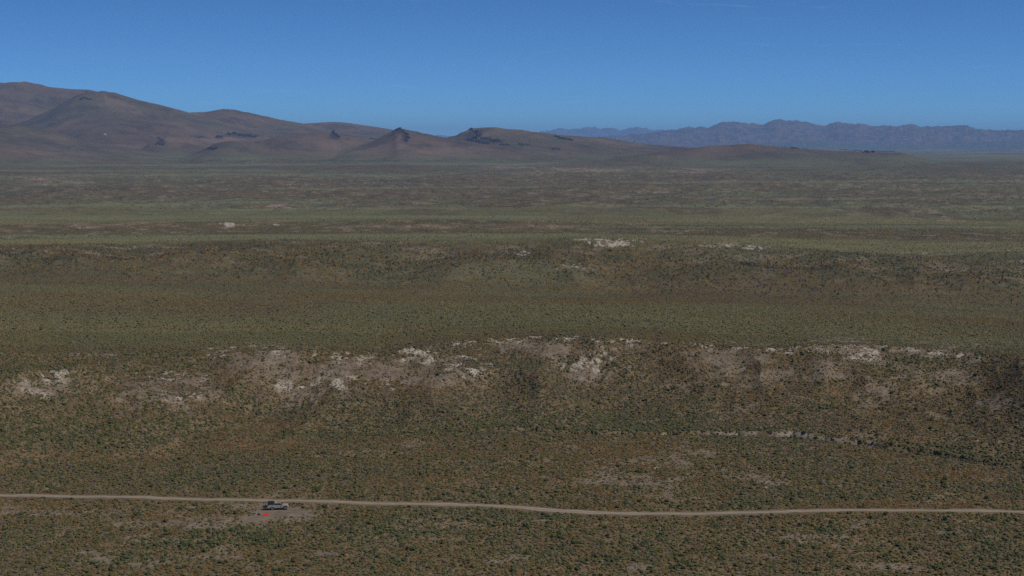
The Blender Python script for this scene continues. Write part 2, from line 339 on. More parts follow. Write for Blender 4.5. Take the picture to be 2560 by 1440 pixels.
def cover(X, Y, Z, R, ZONE, U, V, WASH):
    fr = np.clip(R, 300, 40000)
    # noise fields whose grain grows with how far the land rolls
    n1 = fbm(X, Y, 38, 4, 101); n2 = fbm(X, Y, 14, 3, 111); n3 = fbm(X, Y, 3.2, 3, 121)
    n4 = fbm(X, Y, 170, 4, 131); n5 = fbm(X, Y, 700, 5, 141, gain=0.6)
    n6 = fbm(X, Y, 60, 4, 151, gain=0.65)
    far = ss(900, 2600, R)
    fray = (n2 - 0.5) * 0.9 + (n3 - 0.5) * 0.8
    frayf = (n6 - 0.5) * 1.4 + (n2 - 0.5) * 0.9 + (n3 - 0.5) * 0.5
    fr_ = fray * (1 - far) + frayf * far
    z = ZONE
    slope1 = np.clip(1 - np.abs(z - 3.55) / 0.55, 0, 1)
    top1 = np.exp(-((z - 3.93) / 0.07) ** 2)
    slope2 = np.clip(1 - np.abs(z - 5.6) / 0.6, 0, 1)
    brownfar = ss(9.6, 10.2, z) * (1 - ss(12.6, 13.2, z))
    band5 = np.exp(-((z - 7.6) / 0.4) ** 2)
    pc = paint(P_CHALK, X, Y, U, V, 1); pb = paint(P_BARE, X, Y, U, V, 2)
    pr = paint(P_RED, X, Y, U, V, 3); pg = paint(P_GOLD, X, Y, U, V, 4); pv_ = paint(P_GREEN, X, Y, U, V, 5)
    n0 = fbm(X, Y, 3.4 + 9.0 * far, 3, 161, gain=0.8)
    crest = np.exp(-((z - 3.965) / 0.03) ** 2) * ss(420, 560, U) * (1 - ss(2480, 2560, U))
    pc = np.maximum(pc, crest * 0.6)
    washline = 0.7 * np.exp(-((WASH - 2.2) / 0.9) ** 2) * ss(1560, 1750, U) * (1 - ss(2120, 2300, U))
    chalk = ss(0.50, 0.86, pc * 0.50 + fr_ * 0.30 + (n0 - 0.5) * 2.9) * np.clip(pc * 1.8, 0, 1)
    chalk = np.maximum(chalk, washline * ss(.42, .62, n3))
    bare = ss(0.34, 0.72, pb * 1.0 + 0.26 * slope1 + 0.14 * slope2 + 0.16 * (z < 3) + fr_ * 0.75 + (n1 - 0.5) * 1.1)
    bare = np.maximum(bare * (0.55 + 0.45 * ss(.35, .65, n0)), chalk)
    red = ss(0.40, 0.95, pr + brownfar * 0.10 + band5 * 0.4 + fr_ * 0.6 + (n5 - 0.5) * 0.9)
    gold = ss(0.25, 0.85, 0.50 + pg * 0.5 - pv_ * 0.55 + (n1 - 0.5) * 1.1 + (n4 - 0.5) * 1.0 - slope1 * 0.10 + fr_ * 0.25)
    green = ss(0.2, 0.8, 0.38 + pv_ * 0.8 - pg * 0.4 + (n4 - 0.5) * 1.3 + (n2 - 0.5) * 0.5 - brownfar * 0.15)
    washveg = 0.65 * np.exp(-((WASH - 5.0) / 2.0) ** 2) * ss(1150, 1400, U) + 0.5 * np.exp(-((WASH + 2.5) / 1.5) ** 2) * ss(1900, 2100, U)
    washveg = washveg * (U < 4000)
    green = np.maximum(green, washveg)
    bare = bare * (1 - 0.9 * washveg)
    big = 0.8 * washveg + ss(0.45, 0.9, pv_ * 0.6 + (n1 - 0.42) * 1.2 + 0.25 * (z < 3) * ss(1285, 1340, V) + 0.25 * slope1)
    zt = np.array([0, 4.0, 4.05, 4.9, 5.05, 5.9, 6.08, 6.9, 7.06, 7.9, 8.08, 8.95, 9.3, 10, 11, 12.6, 13.3, 14, 16])
    zg = np.array([.5, .45, .72, .72, .42, .38, 1.0, 1.0, .18, .15, 1.0, .95, .58, .46, .50, .62, .72, .62, .6])
    dist_green = ss(0.2, 0.85, np.interp(z + (n4 - 0.5) * 0.04, zt, zg) + pv_ * 0.25 - pg * 0.6 + (n5 - 0.5) * 1.5 + (n4 - 0.5) * 0.9)
    contrast = np.interp(z, [0, 3.9, 4.05, 5.0, 5.1, 5.9, 6.1, 6.9, 7.05, 7.95, 8.1, 9, 9.5, 13, 13.5], [1, 1, .5, .5, 1, 1, .2, .2, 1, 1, .2, .2, .8, .8, .3])
    return dict(chalk=chalk, bare=bare, red=red, gold=gold, green=green, big=big, n1=n1, n2=n2, n3=n3, n4=n4, n5=n5, n6=n6, dg=dist_green, ct=contrast, wv=washveg)

C = cover(GX, GY, GZ, G_r, GZONE, GU, GV, GWASH)

def L(r, g, b):
    return np.array((r, g, b), np.float32)

def mixc(a, b, f):
    return a + (b - a) * f[..., None]

soil = L(.255, .205, .155); soil2 = L(.195, .156, .113); chalkc = L(.31, .272, .212); redc = L(.200, .132, .090)
goldc = L(.135, .104, .050); greenc = L(.108, .120, .062); dkgreen = L(.062, .078, .042)
far = np.maximum(ss(650, 1500, G_r), 0.85 * ss(3.97, 4.06, GZONE))
ground_near = mixc(mixc(np.broadcast_to(soil2, GX.shape + (3,)), soil, ss(.35, .65, C['n2'])), L(.165, .128, .072), 0.42 * (1 - C['bare']))
veg_far = mixc(mixc(np.broadcast_to(goldc, GX.shape + (3,)), greenc, np.clip(C['dg'], 0, 1)), L(.125, .105, .078), 0.55 * C['bare'])
slope2g = np.clip(1 - np.abs(GZONE - 5.55) / 0.6, 0, 1)
band5g = np.exp(-((GZONE - 7.55) / 0.42) ** 2)
veg_far = mixc(veg_far, dkgreen, np.clip(0.30 * ss(.45, .7, C['n3']) * (1 - C['bare']) * C['ct'] + 0.62 * slope2g * ss(.25, .6, C['n2']) + 0.35 * band5g, 0, .85))
lump = ss(.35, .65, fbm(GX, GY, 230, 4, 33, ridged=True)) * ss(2500, 3200, G_r) * (1 - ss(8000, 10000, G_r))
veg_far = mixc(veg_far, L(.150, .120, .084), 0.45 * lump * (1 - .7 * C['dg']))
veg_far = mixc(veg_far, L(.055, .062, .038), 0.55 * ss(.5, .68, C['n6']) * ss(2400, 3000, G_r) * C['ct'])
lite = ss(.40, .62, fbm(GX * 0.5, GY, 330, 4, 191)) * ss(900, 1400, G_r)
veg_far = mixc(veg_far, L(.190, .182, .092), (0.5 + 0.35 * lite) * ss(.5, .95, C['dg']) * (1 - C['ct']))
gc = mixc(ground_near, veg_far, far)
gc = mixc(gc, redc, C['red'] * 0.62)
gc = mixc(gc, L(.185, .15, .118), C['bare'] * far * 0.35)
# hills: brown-violet stony slopes, greener hollows
hn = fbm(GX, GY, 900, 6, 171, gain=0.6)
hn2 = fbm(GX, GY, 160, 5, 181, gain=0.65)
hn3 = fbm(GX, GY, 420, 7, 187, gain=0.72)
hillc = mixc(mixc(np.broadcast_to(L(.132, .098, .074), GX.shape + (3,)), L(.092, .090, .062), ss(.45, .65, hn) * .75), L(.074, .062, .052), ss(.45, .7, hn2) * 0.75)
lowg = ss(95, 30, GZ - (-20)) if False else 1 - ss(0, 70, GZ + 20)
hillc = mixc(hillc, L(.095, .098, .064), 0.6 * lowg) * (1 + 0.9 * (hn3 - .5))[..., None]
hillc = mixc(hillc, L(.175, .130, .102), .35 * ss(.56, .66, hn3))
hillc = mixc(hillc, L(.175, .118, .085), C['red'] * 0.75)
P_DARK = [(1003,326,9,7,1),(1014,340,8,9,1),(1190,338,16,9,1),(1180,350,22,6,1),(1235,352,45,6,.9),(1300,362,50,4,.6),(1395,374,40,4,.5),(1408,346,22,5,1),(838,338,10,8,1),(595,337,36,4,.9),
 (545,343,14,3,.7),(530,372,12,4,1),(402,354,14,8,.7),(212,247,14,5,.8),(200,262,20,6,.5),(2165,378,60,3,.8),(1985,370,25,2.5,.8),(620,380,60,3,.5),(900,402,350,2.2,.7),(1150,404,300,2,.6),(90,252,60,10,.5),(65,216,40,4,.6),(150,228,60,4,.5)]
pdk = paint(P_DARK, GX, GY, GU, GV, 6)
hillc = mixc(hillc, L(.045, .040, .040), .85 * ss(.35, .75, pdk + (hn3 - .5) * 1.6 + (hn2 - .5) * .8))
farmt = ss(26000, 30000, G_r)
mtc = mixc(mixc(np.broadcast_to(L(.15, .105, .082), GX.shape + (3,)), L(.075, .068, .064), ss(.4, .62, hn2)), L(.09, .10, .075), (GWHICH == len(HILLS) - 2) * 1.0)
hillc = mixc(hillc * L(1.04, 1.04, 1.04), mtc * L(1.05, 1.15, 1.45), farmt)  # far ranges tinted bluer than their rock: aerial haze put into the colour
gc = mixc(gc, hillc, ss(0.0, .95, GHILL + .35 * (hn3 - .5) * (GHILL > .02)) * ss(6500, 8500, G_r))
gc *= (0.9 + 0.22 * C['n3'])[..., None] * L(.76, .70, .61)
gc *= 1 - (1 - far)[..., None] * L(.19, .21, .29)
gc *= (1 + 0.35 * (C['n4'] - .5) * far + 0.3 * (C['n5'] - .5) * far)[..., None]
gc = mixc(gc, L(.235, .175, .130), 0.75 * ss(.50, .66, C['n6']) * ss(.3, .9, C['red']) * far * (1 - np.clip(GHILL * 2, 0, 1)))
nf = fbm(GX, GY, 26, 3, 221, gain=.7)
gc = mixc(gc, L(.225, .180, .130), .50 * ss(.58, .72, nf) * C['ct'] * ss(1200, 1700, G_r) * (1 - ss(5500, 8000, G_r)))
gc = mixc(gc, L(.042, .046, .030), .55 * ss(.46, .32, nf) * 0 + .5 * (1 - ss(.30, .42, nf)) * C['ct'] * ss(1200, 1700, G_r) * (1 - ss(5500, 8000, G_r)))
lines = np.zeros_like(GV)
for (va, amp, per, ph, u0, u1, wd) in ((746, 7, 210, 0, 500, 2560, 1.3), (690, 4, 260, 2, 0, 1100, 1.2), (724, 4, 330, 1, 700, 1500, 1.0), (712, 5, 300, 4, 0, 800, 1.0), (537, 2, 400, 3, 0, 1700, .8), (583, 1.5, 420, 1, 0, 2560, .8), (401, 2, 300, 0, 500, 1500, 1.6), (562, 2, 300, 2, 1400, 2560, .9), (610, 3, 260, 5, 1700, 2560, .9)):
    lines = np.maximum(lines, np.exp(-((GV - va - amp * np.sin(GU / per + ph) - 6 * (C['n1'] - .5)) / wd) ** 2) * ss(u0, u0 + 120, GU) * (1 - ss(u1 - 120, u1, GU)))
strip = np.zeros_like(GV)
for (va, amp, per, ph, u0, u1, wd) in ((512, 7, 300, 2.2, -200, 900, 3.0), (525, 3, 260, 1, 300, 1300, 2.2), (470, 4, 330, 0, 500, 1500, 1.8), (440, 3, 380, 3, -200, 1100, 2.4), (425, 2, 420, 1, -200, 800, 2.0), (412, 2, 500, 2, 0, 1500, 2.0), (455, 2, 400, 5, 1500, 2700, 2.2), (515, 2, 300, 1, 1500, 2700, 2.0), (495, 2, 350, 3, 1700, 2700, 1.8), (392, 1.5, 500, 0, -200, 900, 3.0), (590, 2, 400, 0, -200, 1700, 4.0), (543, 2, 500, 1, -200, 1500, 3.5), (567, 1.5, 420, 2, 1300, 2700, 1.8)):
    strip = np.maximum(strip, np.exp(-((GV - va - amp * np.sin(GU / per + ph) - 8 * (C['n4'] - .5)) / wd) ** 2) * ss(u0, u0 + 200, GU) * (1 - ss(u1 - 200, u1, GU)))
gc = mixc(gc, L(.135, .138, .072), .75 * strip * (1 - np.clip(GHILL * 2, 0, 1)))
gc = mixc(gc, L(.045, .050, .030), .7 * lines * ss(.3, .6, C['n6']))
gc = mixc(gc, L(.162, .131, .102), C['bare'] * (1 - far) * 0.6)
gc = mixc(gc, chalkc, C['chalk'] * 0.95)

def build_mesh(name, verts, faces_idx, nper, colors=None, smooth=False):
    me = bpy.data.meshes.new(name)
    nv = len(verts); nf = len(faces_idx)
    me.vertices.add(nv)
    me.vertices.foreach_set("co", np.ascontiguousarray(verts, np.float32).ravel())
    me.loops.add(nf * nper)
    me.loops.foreach_set("vertex_index", np.ascontiguousarray(faces_idx, np.int32).ravel())
    me.polygons.add(nf)
    me.polygons.foreach_set("loop_start", np.arange(0, nf * nper, nper, dtype=np.int32))
    if smooth:
        me.polygons.foreach_set("use_smooth", np.ones(nf, bool))
    else:
        me.polygons.foreach_set("use_smooth", np.zeros(nf, bool))
    me.update(calc_edges=True)
    if colors is not None:
        at = me.color_attributes.new("tone", 'FLOAT_COLOR', 'POINT')
        c4 = np.ones((nv, 4), np.float32); c4[:, :3] = colors
        at.data.foreach_set("color", c4.ravel())
    return me

def link(name, me, mat=None, parent=None):
    o = bpy.data.objects.new(name, me)
    if mat is not None and hasattr(me, 'materials') and len(me.materials) == 0:
        me.materials.append(mat)
    o.parent = parent
    col.objects.link(o)
    return o

# ------------------------------------------------------------------ materials
def mat_tone(name, noise_scale, lo, hi, bump=0.0, bump_dist=0.1, rough=0.95, detail=8.0):
    m = bpy.data.materials.new(name)
    m.use_nodes = True
    nt = m.node_tree
    b = nt.nodes['Principled BSDF']
    b.inputs['Roughness'].default_value = rough
    b.inputs['Specular IOR Level'].default_value = 0.12
    at = nt.nodes.new('ShaderNodeAttribute'); at.attribute_name = "tone"
    tcn = nt.nodes.new('ShaderNodeTexCoord')
    n = nt.nodes.new('ShaderNodeTexNoise')
    n.inputs['Scale'].default_value = noise_scale
    n.inputs['Detail'].default_value = detail
    n.inputs['Roughness'].default_value = 0.68
    mr = nt.nodes.new('ShaderNodeMapRange')
    mr.inputs['From Min'].default_value = 0.32; mr.inputs['From Max'].default_value = 0.68
    mr.inputs['To Min'].default_value = lo; mr.inputs['To Max'].default_value = hi
    mx = nt.nodes.new('ShaderNodeVectorMath'); mx.operation = 'SCALE'
    nt.links.new(tcn.outputs['Object'], n.inputs['Vector'])
    nt.links.new(n.outputs['Fac'], mr.inputs['Value'])
    nt.links.new(at.outputs['Color'], mx.inputs[0])
    nt.links.new(mr.outputs['Result'], mx.inputs['Scale'])
    nt.links.new(mx.outputs['Vector'], b.inputs['Base Color'])
    if bump:
        bp = nt.nodes.new('ShaderNodeBump')
        bp.inputs['Strength'].default_value = bump
        bp.inputs['Distance'].default_value = bump_dist
        nt.links.new(n.outputs['Fac'], bp.inputs['Height'])
        nt.links.new(bp.outputs['Normal'], b.inputs['Normal'])
    return m

def mat_flat(name, color, rough=0.5, metal=0.0, spec=0.5, var=0.08, scale=3.0, coat=0.0):
    m = bpy.data.materials.new(name)
    m.use_nodes = True
    nt = m.node_tree
    b = nt.nodes['Principled BSDF']
    b.inputs['Roughness'].default_value = rough
    b.inputs['Metallic'].default_value = metal
    b.inputs['Specular IOR Level'].default_value = spec
    b.inputs['Coat Weight'].default_value = coat
    tcn = nt.nodes.new('ShaderNodeTexCoord')
    n = nt.nodes.new('ShaderNodeTexNoise'); n.inputs['Scale'].default_value = scale; n.inputs['Detail'].default_value = 5
    mr = nt.nodes.new('ShaderNodeMapRange')
    mr.inputs['From Min'].default_value = 0.3; mr.inputs['From Max'].default_value = 0.7
    mr.inputs['To Min'].default_value = 1 - var; mr.inputs['To Max'].default_value = 1 + var
    rg = nt.nodes.new('ShaderNodeRGB'); rg.outputs[0].default_value = (*color, 1)
    mx = nt.nodes.new('ShaderNodeVectorMath'); mx.operation = 'SCALE'
    nt.links.new(tcn.outputs['Object'], n.inputs['Vector'])
    nt.links.new(n.outputs['Fac'], mr.inputs['Value'])
    nt.links.new(rg.outputs[0], mx.inputs[0])
    nt.links.new(mr.outputs['Result'], mx.inputs['Scale'])
    nt.links.new(mx.outputs['Vector'], b.inputs['Base Color'])
    return m

M_ground = mat_tone("ground_soil", 0.35, 0.72, 1.28, bump=0.6, bump_dist=0.35, detail=6)
M_shrub = mat_tone("shrub_leaves", 2.2, 0.75, 1.25, rough=0.85, detail=3)
M_road = mat_tone("track_dust", 0.9, 0.86, 1.12, bump=0.3, bump_dist=0.08, detail=6)
M_rock = mat_tone("outcrop_rock", 0.05, 0.6, 1.35, bump=0.5, bump_dist=2.0)

# ------------------------------------------------------------------ the ground sheet
idx = np.arange(NR * NT).reshape(NR, NT)
quads = np.stack([idx[:-1, :-1], idx[:-1, 1:], idx[1:, 1:], idx[1:, :-1]], -1).reshape(-1, 4)
gverts = np.stack([GX, GY, GZ], -1).reshape(-1, 3)
gm = build_mesh("ground", gverts, quads[:, ::-1], 4, gc.reshape(-1, 3), smooth=True)
ground = link("ground", gm, M_ground)
ground['kind'] = 'structure'
ground['label'] = 'scrubby desert plain rising to brown hills and blue mountains'

# ------------------------------------------------------------------ sampling the sheet
def cell(th, r):
    i = np.clip(np.searchsorted(TH, th) - 1, 0, NT - 2)
    j = np.clip(np.searchsorted(RR, r) - 1, 0, NR - 2)
    a = np.clip((th - TH[i]) / (TH[i + 1] - TH[i]), 0, 1); b = np.clip((r - RR[j]) / (RR[j + 1] - RR[j]), 0, 1)
    return i, j, a, b

def samp(G, c):
    i, j, a, b = c
    return (G[j, i] * (1 - a) + G[j, i + 1] * a) * (1 - b) + (G[j + 1, i] * (1 - a) + G[j + 1, i + 1] * a) * b

def ground_z(x, y):
    return samp(GZ, cell(np.arctan2(x, y), np.hypot(x, y)))

def pick(u, v):
    """world point where the photo shows ground pixel (u, v): used once, to measure where things stand"""
    t = (u - 1280) / F_PX; w = (v - 720) / F_PX
    c, s = math.cos(PITCH), math.sin(PITCH)
    dx, dy, dz = t, c - w * s, -s - w * c
    k0 = None
    ks = np.geomspace(200, 120000, 6000)
    xs, ys, zs = dx * ks, dy * ks, CAM_H + dz * ks
    g = ground_z(xs, ys)
    hit = np.nonzero(zs < g)[0]
    if len(hit) == 0:
        k = ks[-1]
    else:
        i = max(hit[0], 1)
        a0 = zs[i - 1] - g[i - 1]; a1 = zs[i] - g[i]
        k = ks[i - 1] + (ks[i] - ks[i - 1]) * a0 / (a0 - a1)
    x, y = dx * k, dy * k
    return float(x), float(y), float(ground_z(np.array([x]), np.array([y]))[0])

# ------------------------------------------------------------------ dirt road
road_px = [(-420,1232),(-200,1235),(0,1239),(200,1242),(400,1246),(600,1250),(700,1252),(900,1257.5),(1100,1261),(1200,1264),(1300,1269),(1380,1276),(1480,1282),(1600,1285),
           (1720,1285),(1850,1282),(2000,1278),(2200,1276),(2400,1277),(2560,1280),(2800,1286),(3000,1290)]
rp = np.array([pick(u, v)[:2] for u, v in road_px])
tt = np.linspace(0, len(rp) - 1, 900)
k = np.arange(len(rp))
def catmull(P, t):
    i = np.clip(t.astype(int), 0, len(P) - 2); f = (t - i)[:, None]
    p0 = P[np.clip(i - 1, 0, len(P) - 1)]; p1 = P[i]; p2 = P[i + 1]; p3 = P[np.clip(i + 2, 0, len(P) - 1)]
    return 0.5 * (2 * p1 + (p2 - p0) * f + (2 * p0 - 5 * p1 + 4 * p2 - p3) * f ** 2 + (3 * p1 - p0 - 3 * p2 + p3) * f ** 3)
rc = catmull(rp, tt)
tan = np.gradient(rc, axis=0); tan /= np.linalg.norm(tan, axis=1)[:, None]
nor = np.stack([-tan[:, 1], tan[:, 0]], 1)
across = np.linspace(-1, 1, 13)
uu = project(rc[:, 0], rc[:, 1], 0 * rc[:, 0])[0]
hw = 1.12 + 0.55 * np.exp(-((uu - 1400) / 130) ** 2) + 0.5 * (fbm(rc[:, 0], rc[:, 1], 12, 3, 201) - .5)
hw_r = hw + 0.7 * (fbm(rc[:, 0], rc[:, 1], 2.5, 3, 205) - .5)
hw_l = hw + 0.7 * (fbm(rc[:, 0], rc[:, 1], 2.5, 3, 209) - .5)
off = np.where(across[None] < 0, across[None] * hw_l[:, None], across[None] * hw_r[:, None])
RX = rc[:, None, 0] + nor[:, None, 0] * off; RY = rc[:, None, 1] + nor[:, None, 1] * off
rut = np.exp(-((np.abs(across) - 0.5) / 0.2) ** 2)
RZ = ground_z(RX, RY) + 0.10 - 0.035 * rut[None] - 0.07 * (np.abs(across)[None] > 0.95)
dust, mid = L(.255, .212, .150), L(.150, .120, .086)
rcol = mid + (dust - mid) * (np.clip(rut[None] * (0.65 + 0.5 * fbm(RX, RY, 7, 3, 211)) + 0.15 + 0.25 * (across[None] > 0), 0, 1))[..., None]
ii = np.arange(RX.size).reshape(RX.shape)
rq = np.stack([ii[:-1, :-1], ii[:-1, 1:], ii[1:, 1:], ii[1:, :-1]], -1).reshape(-1, 4)
rmesh = build_mesh("dirt_road", np.stack([RX, RY, RZ], -1).reshape(-1, 3), rq[:, ::-1], 4, rcol.reshape(-1, 3), smooth=True)
road = link("dirt_road", rmesh, M_road)
road['kind'] = 'structure'
road['label'] = 'pale two-rut dirt track crossing the plain'
def road_dist(x, y):
    yr = np.interp(x, rc[:, 0], rc[:, 1])
    return y - yr

# ------------------------------------------------------------------ where the pickup and pad stand
TRUCK = pick(696.5, 1273)
PAD = pick(664.5, 1288.5)

# ------------------------------------------------------------------ scrub
def dome_template(sides, rings, jag, rr):
    """open half-dome of ragged facets, unit radius, unit height; returns verts, tris"""
    vs = []; fs = []
    for k in range(rings):
        a = (k / rings) * math.pi / 2 * 0.92
        for s in range(sides):
            t = 2 * math.pi * (s + 0.5 * (k % 2)) / sides + rr.uniform(-.25, .25)
            q = math.cos(a) * rr.uniform(1 - jag, 1 + jag * 0.6)
            vs.append((q * math.cos(t), q * math.sin(t), max(0.0, math.sin(a) * rr.uniform(1 - jag * .6, 1 + jag * .4)) if k else -0.12))
    vs.append((rr.uniform(-.2, .2), rr.uniform(-.2, .2), rr.uniform(.8, 1.1)))
    for k in range(rings - 1):
        for s in range(sides):
            a = k * sides + s; b = k * sides + (s + 1) % sides; c = a + sides; d = b + sides
            fs += [(a, b, d), (a, d, c)]
    k = rings - 1
    for s in range(sides):
        fs.append((k * sides + s, k * sides + (s + 1) % sides, rings * sides))
    return np.array(vs, np.float32), np.array(fs, np.int32)

def scatter(n, r0, r1, power=2.0, span=0.386):
    q = rng.random(n)
    rr_ = (r0 ** power + q * (r1 ** power - r0 ** power)) ** (1 / power)
    th = rng.uniform(-span, span, n)
    return th, rr_

def fields(th, r):
    c = cell(th, r)
    f = {k: samp(C[k], c) for k in ('chalk', 'bare', 'red', 'gold', 'green', 'big', 'ct', 'wv')}
    f['gc'] = np.stack([samp(gc[..., q], c) for q in range(3)], -1)
    f['z'] = samp(GZ, c); f['x'] = r * np.sin(th); f['y'] = r * np.cos(th)
    f['zone'] = samp(GZONE, c); f['hill'] = samp(GHILL, c)
    return f

def clearing(x, y, rad=0.3):
    """open ground round the pickup, the pad and the track"""
    rd = road_dist(x, y)
    m = np.abs(rd) < 2.0 + rad + 0.9 * vnoise(x / 2.0, y / 2.0, 5) - 0.3
    e = ((x - TRUCK[0] - 1.4) / 7.6) ** 2 + ((y - TRUCK[1] + 2.4) / 5.4) ** 2
    n = vnoise(x / 1.3, y / 1.3, 9)
    m |= e < 0.55 + 0.6 * n
    e2 = ((x - PAD[0] + 2.0) / 4.5) ** 2 + ((y - PAD[1] + 3.0) / 4.5) ** 2
    m |= e2 < 0.4 + 0.5 * n
    return m

G_COLS = np.array([(.112, .125, .062), (.088, .105, .046), (.130, .128, .090), (.070, .082, .042)], np.float32) * np.array((.72, .66, .50), np.float32)
O_COLS = np.array([(.150, .108, .040), (.125, .098, .048), (.160, .128, .070), (.120, .084, .034)], np.float32) * np.array((.84, .67, .44), np.float32)
D_COLS = np.array([(.120, .100, .088), (.150, .125, .096), (.088, .078, .066)], np.float32) * 0.72

def kinds(f, n):
    pg = 0.15 + 0.65 * f['green'] + 0.25 * f['big'] + 0.12 * f['chalk']
    po = 0.12 + 0.85 * f['gold']
    pd = 0.17 + 0 * pg + 0.25 * f['bare'] * (f['zone'] > 3) * (f['zone'] < 4)
    tot = pg + po + pd
    q = rng.random(n) * tot
    return np.where(q < pg, 0, np.where(q < pg + po, 1, 2))

def shrub_colors(kind, n):
    c = np.empty((n, 3), np.float32)
    for k, pal in enumerate((G_COLS, O_COLS, D_COLS)):
        m = kind == k
        a = pal[rng.integers(0, len(pal), m.sum())]; b = pal[rng.integers(0, len(pal), m.sum())]
        t = rng.random((m.sum(), 1)).astype(np.float32)
        c[m] = a * t + b * (1 - t)
    return c * rng.uniform(0.75, 1.25, (n, 1)).astype(np.float32)

chunks = {0: [], 1: [], 2: []}
def emit(kind_id, x, y, z, rad, hgt, colr, templates):
    n = len(x)
    which = rng.integers(0, len(templates), n)
    rot = rng.uniform(0, 2 * math.pi, n)
    for t, (tv, tf) in enumerate(templates):
        m = which == t
        k = m.sum()
        if not k:
            continue
        c, s = np.cos(rot[m])[:, None], np.sin(rot[m])[:, None]
        R_ = rad[m][:, None]; H_ = hgt[m][:, None]
        el = rng.uniform(0.8, 1.25, (k, 1))
        lx = tv[None, :, 0] * R_ * el; ly = tv[None, :, 1] * R_ / el
        V = np.stack([x[m][:, None] + lx * c - ly * s, y[m][:, None] + lx * s + ly * c, z[m][:, None] + tv[None, :, 2] * H_], -1)
        shade = rng.uniform(0.72, 1.28, (k, len(tv), 1))
        CC = colr[m][:, None, :] * shade
        chunks[kind_id].append((V.reshape(-1, 3).astype(np.float32), CC.reshape(-1, 3).astype(np.float32), tf, k, len(tv)))

rr0 = random.Random(3)
T_near = [dome_template(6, 2, .38, rr0) for _ in range(14)]
T_mid = [dome_template(5, 1, .35, rr0) for _ in range(12)] + [dome_template(4, 2, .3, rr0) for _ in range(4)]
T_far = [dome_template(4, 1, .35, rr0) for _ in range(10)]

# near belt
n = 400000
th, r_ = scatter(n, 288, 660)
f = fields(th, r_)
kind = kinds(f, n)
rad = np.where(kind == 0, rng.lognormal(math.log(.40), .36, n), np.where(kind == 1, rng.lognormal(math.log(.34), .26, n), rng.lognormal(math.log(.34), .32, n)))
rad = rad * 0.85 * (1 + 0.40 * f['big'] * (kind == 0)) * (1 - 0.38 * f['bare'] * (rng.random(n) < .8))
rad = np.clip(rad, .14, .92)
keep = rng.random(n) < (1.0 - 0.52 * f['bare'] + 0.10 * f['chalk'])
keep &= ~clearing(f['x'], f['y'], rad)
def blend(cl_, f, a):
    w_ = (a * (0.35 + 0.65 * f['ct']))[:, None]
    dark = np.where((kind != 1)[:, None], 0.80, 1.0)
    return (cl_ * dark * w_ + f['gc'] * 1.25 * (1 - w_)).astype(np.float32)
colr = shrub_colors(kind, n)
back = ss(3.98, 4.05, f['zone'])[:, None].astype(np.float32)
colr = colr * (1 - back) + blend(colr, f, 0.75) * back
hgt = rad * np.where(kind == 0, rng.uniform(.75, 1.15, n), rng.uniform(.55, .95, n))
# the 300 bushes that show largest become objects of their own
U_, V_ = project(f['x'], f['y'], f['z'])
score = np.where(keep & (kind == 0) & (U_ > 10) & (U_ < 2550) & (V_ < 1432) & (r_ < 470), rad / r_, 0)
order = np.argsort(-score)[:300]
single = np.zeros(n, bool); single[order] = True
for kid in (0, 1, 2):
    m = keep & ~single & (kind == kid)
    emit(kid, f['x'][m], f['y'][m], f['z'][m] - 0.04, rad[m], hgt[m], colr[m], T_near)
singles = [(float(f['x'][i]), float(f['y'][i]), float(f['z'][i]), float(rad[i]), float(hgt[i]), colr[i], float(U_[i]), float(V_[i])) for i in order]
# second belt
n = 250000
th, r_ = scatter(n, 660, 1300)
f = fields(th, r_); kind = kinds(f, n)
rad = np.clip(rng.lognormal(math.log(.55), .3, n), .3, 1.3)
keep = rng.random(n) < (0.95 - 0.7 * f['bare'])
colr = blend(shrub_colors(kind, n), f, 0.75)
for kid in (0, 1, 2):
    m = keep & (kind == kid)
    emit(kid, f['x'][m], f['y'][m], f['z'][m] - 0.05, rad[m], rad[m] * rng.uniform(.6, 1.0, m.sum()), colr[m], T_mid)
# third belt
n = 250000
th, r_ = scatter(n, 1300, 3200, power=1.5)
f = fields(th, r_); kind = kinds(f, n)
rad = np.clip(rng.lognormal(math.log(.95), .35, n), .4, 2.4)
keep = rng.random(n) < (0.9 - 0.5 * f['bare'] - .3 * f['chalk'])
colr = blend(shrub_colors(kind, n), f, 0.8)
sl2 = np.clip(1 - np.abs(f['zone'] - 5.55) / 0.6, 0, 1)
colr *= (1 - 0.42 * sl2 * (kind != 1))[:, None].astype(np.float32)
rad = rad * (1 + 0.35 * sl2)
for kid in (0, 1, 2):
    m = keep & (kind == kid)
    emit(kid, f['x'][m], f['y'][m], f['z'][m] - 0.05, rad[m], rad[m] * rng.uniform(.55, .95, m.sum()), colr[m], T_far)
# far clumps
n = 250000
th, r_ = scatter(n, 3200, 9500, power=1.3)
f = fields(th, r_); kind = kinds(f, n)
rad = np.clip(rng.lognormal(math.log(1.8), .45, n), .8, 6)
keep = (rng.random(n) < 0.15 + 0.7 * f['ct']) & (f['hill'] < .4)
colr = blend(shrub_colors(kind, n) * 0.62, f, 0.85)
for kid in (0, 1, 2):
    m = keep & (kind == kid)
    emit(kid, f['x'][m], f['y'][m], f['z'][m] - 0.05, rad[m], rad[m] * rng.uniform(.35, .6, m.sum()), colr[m], T_far)

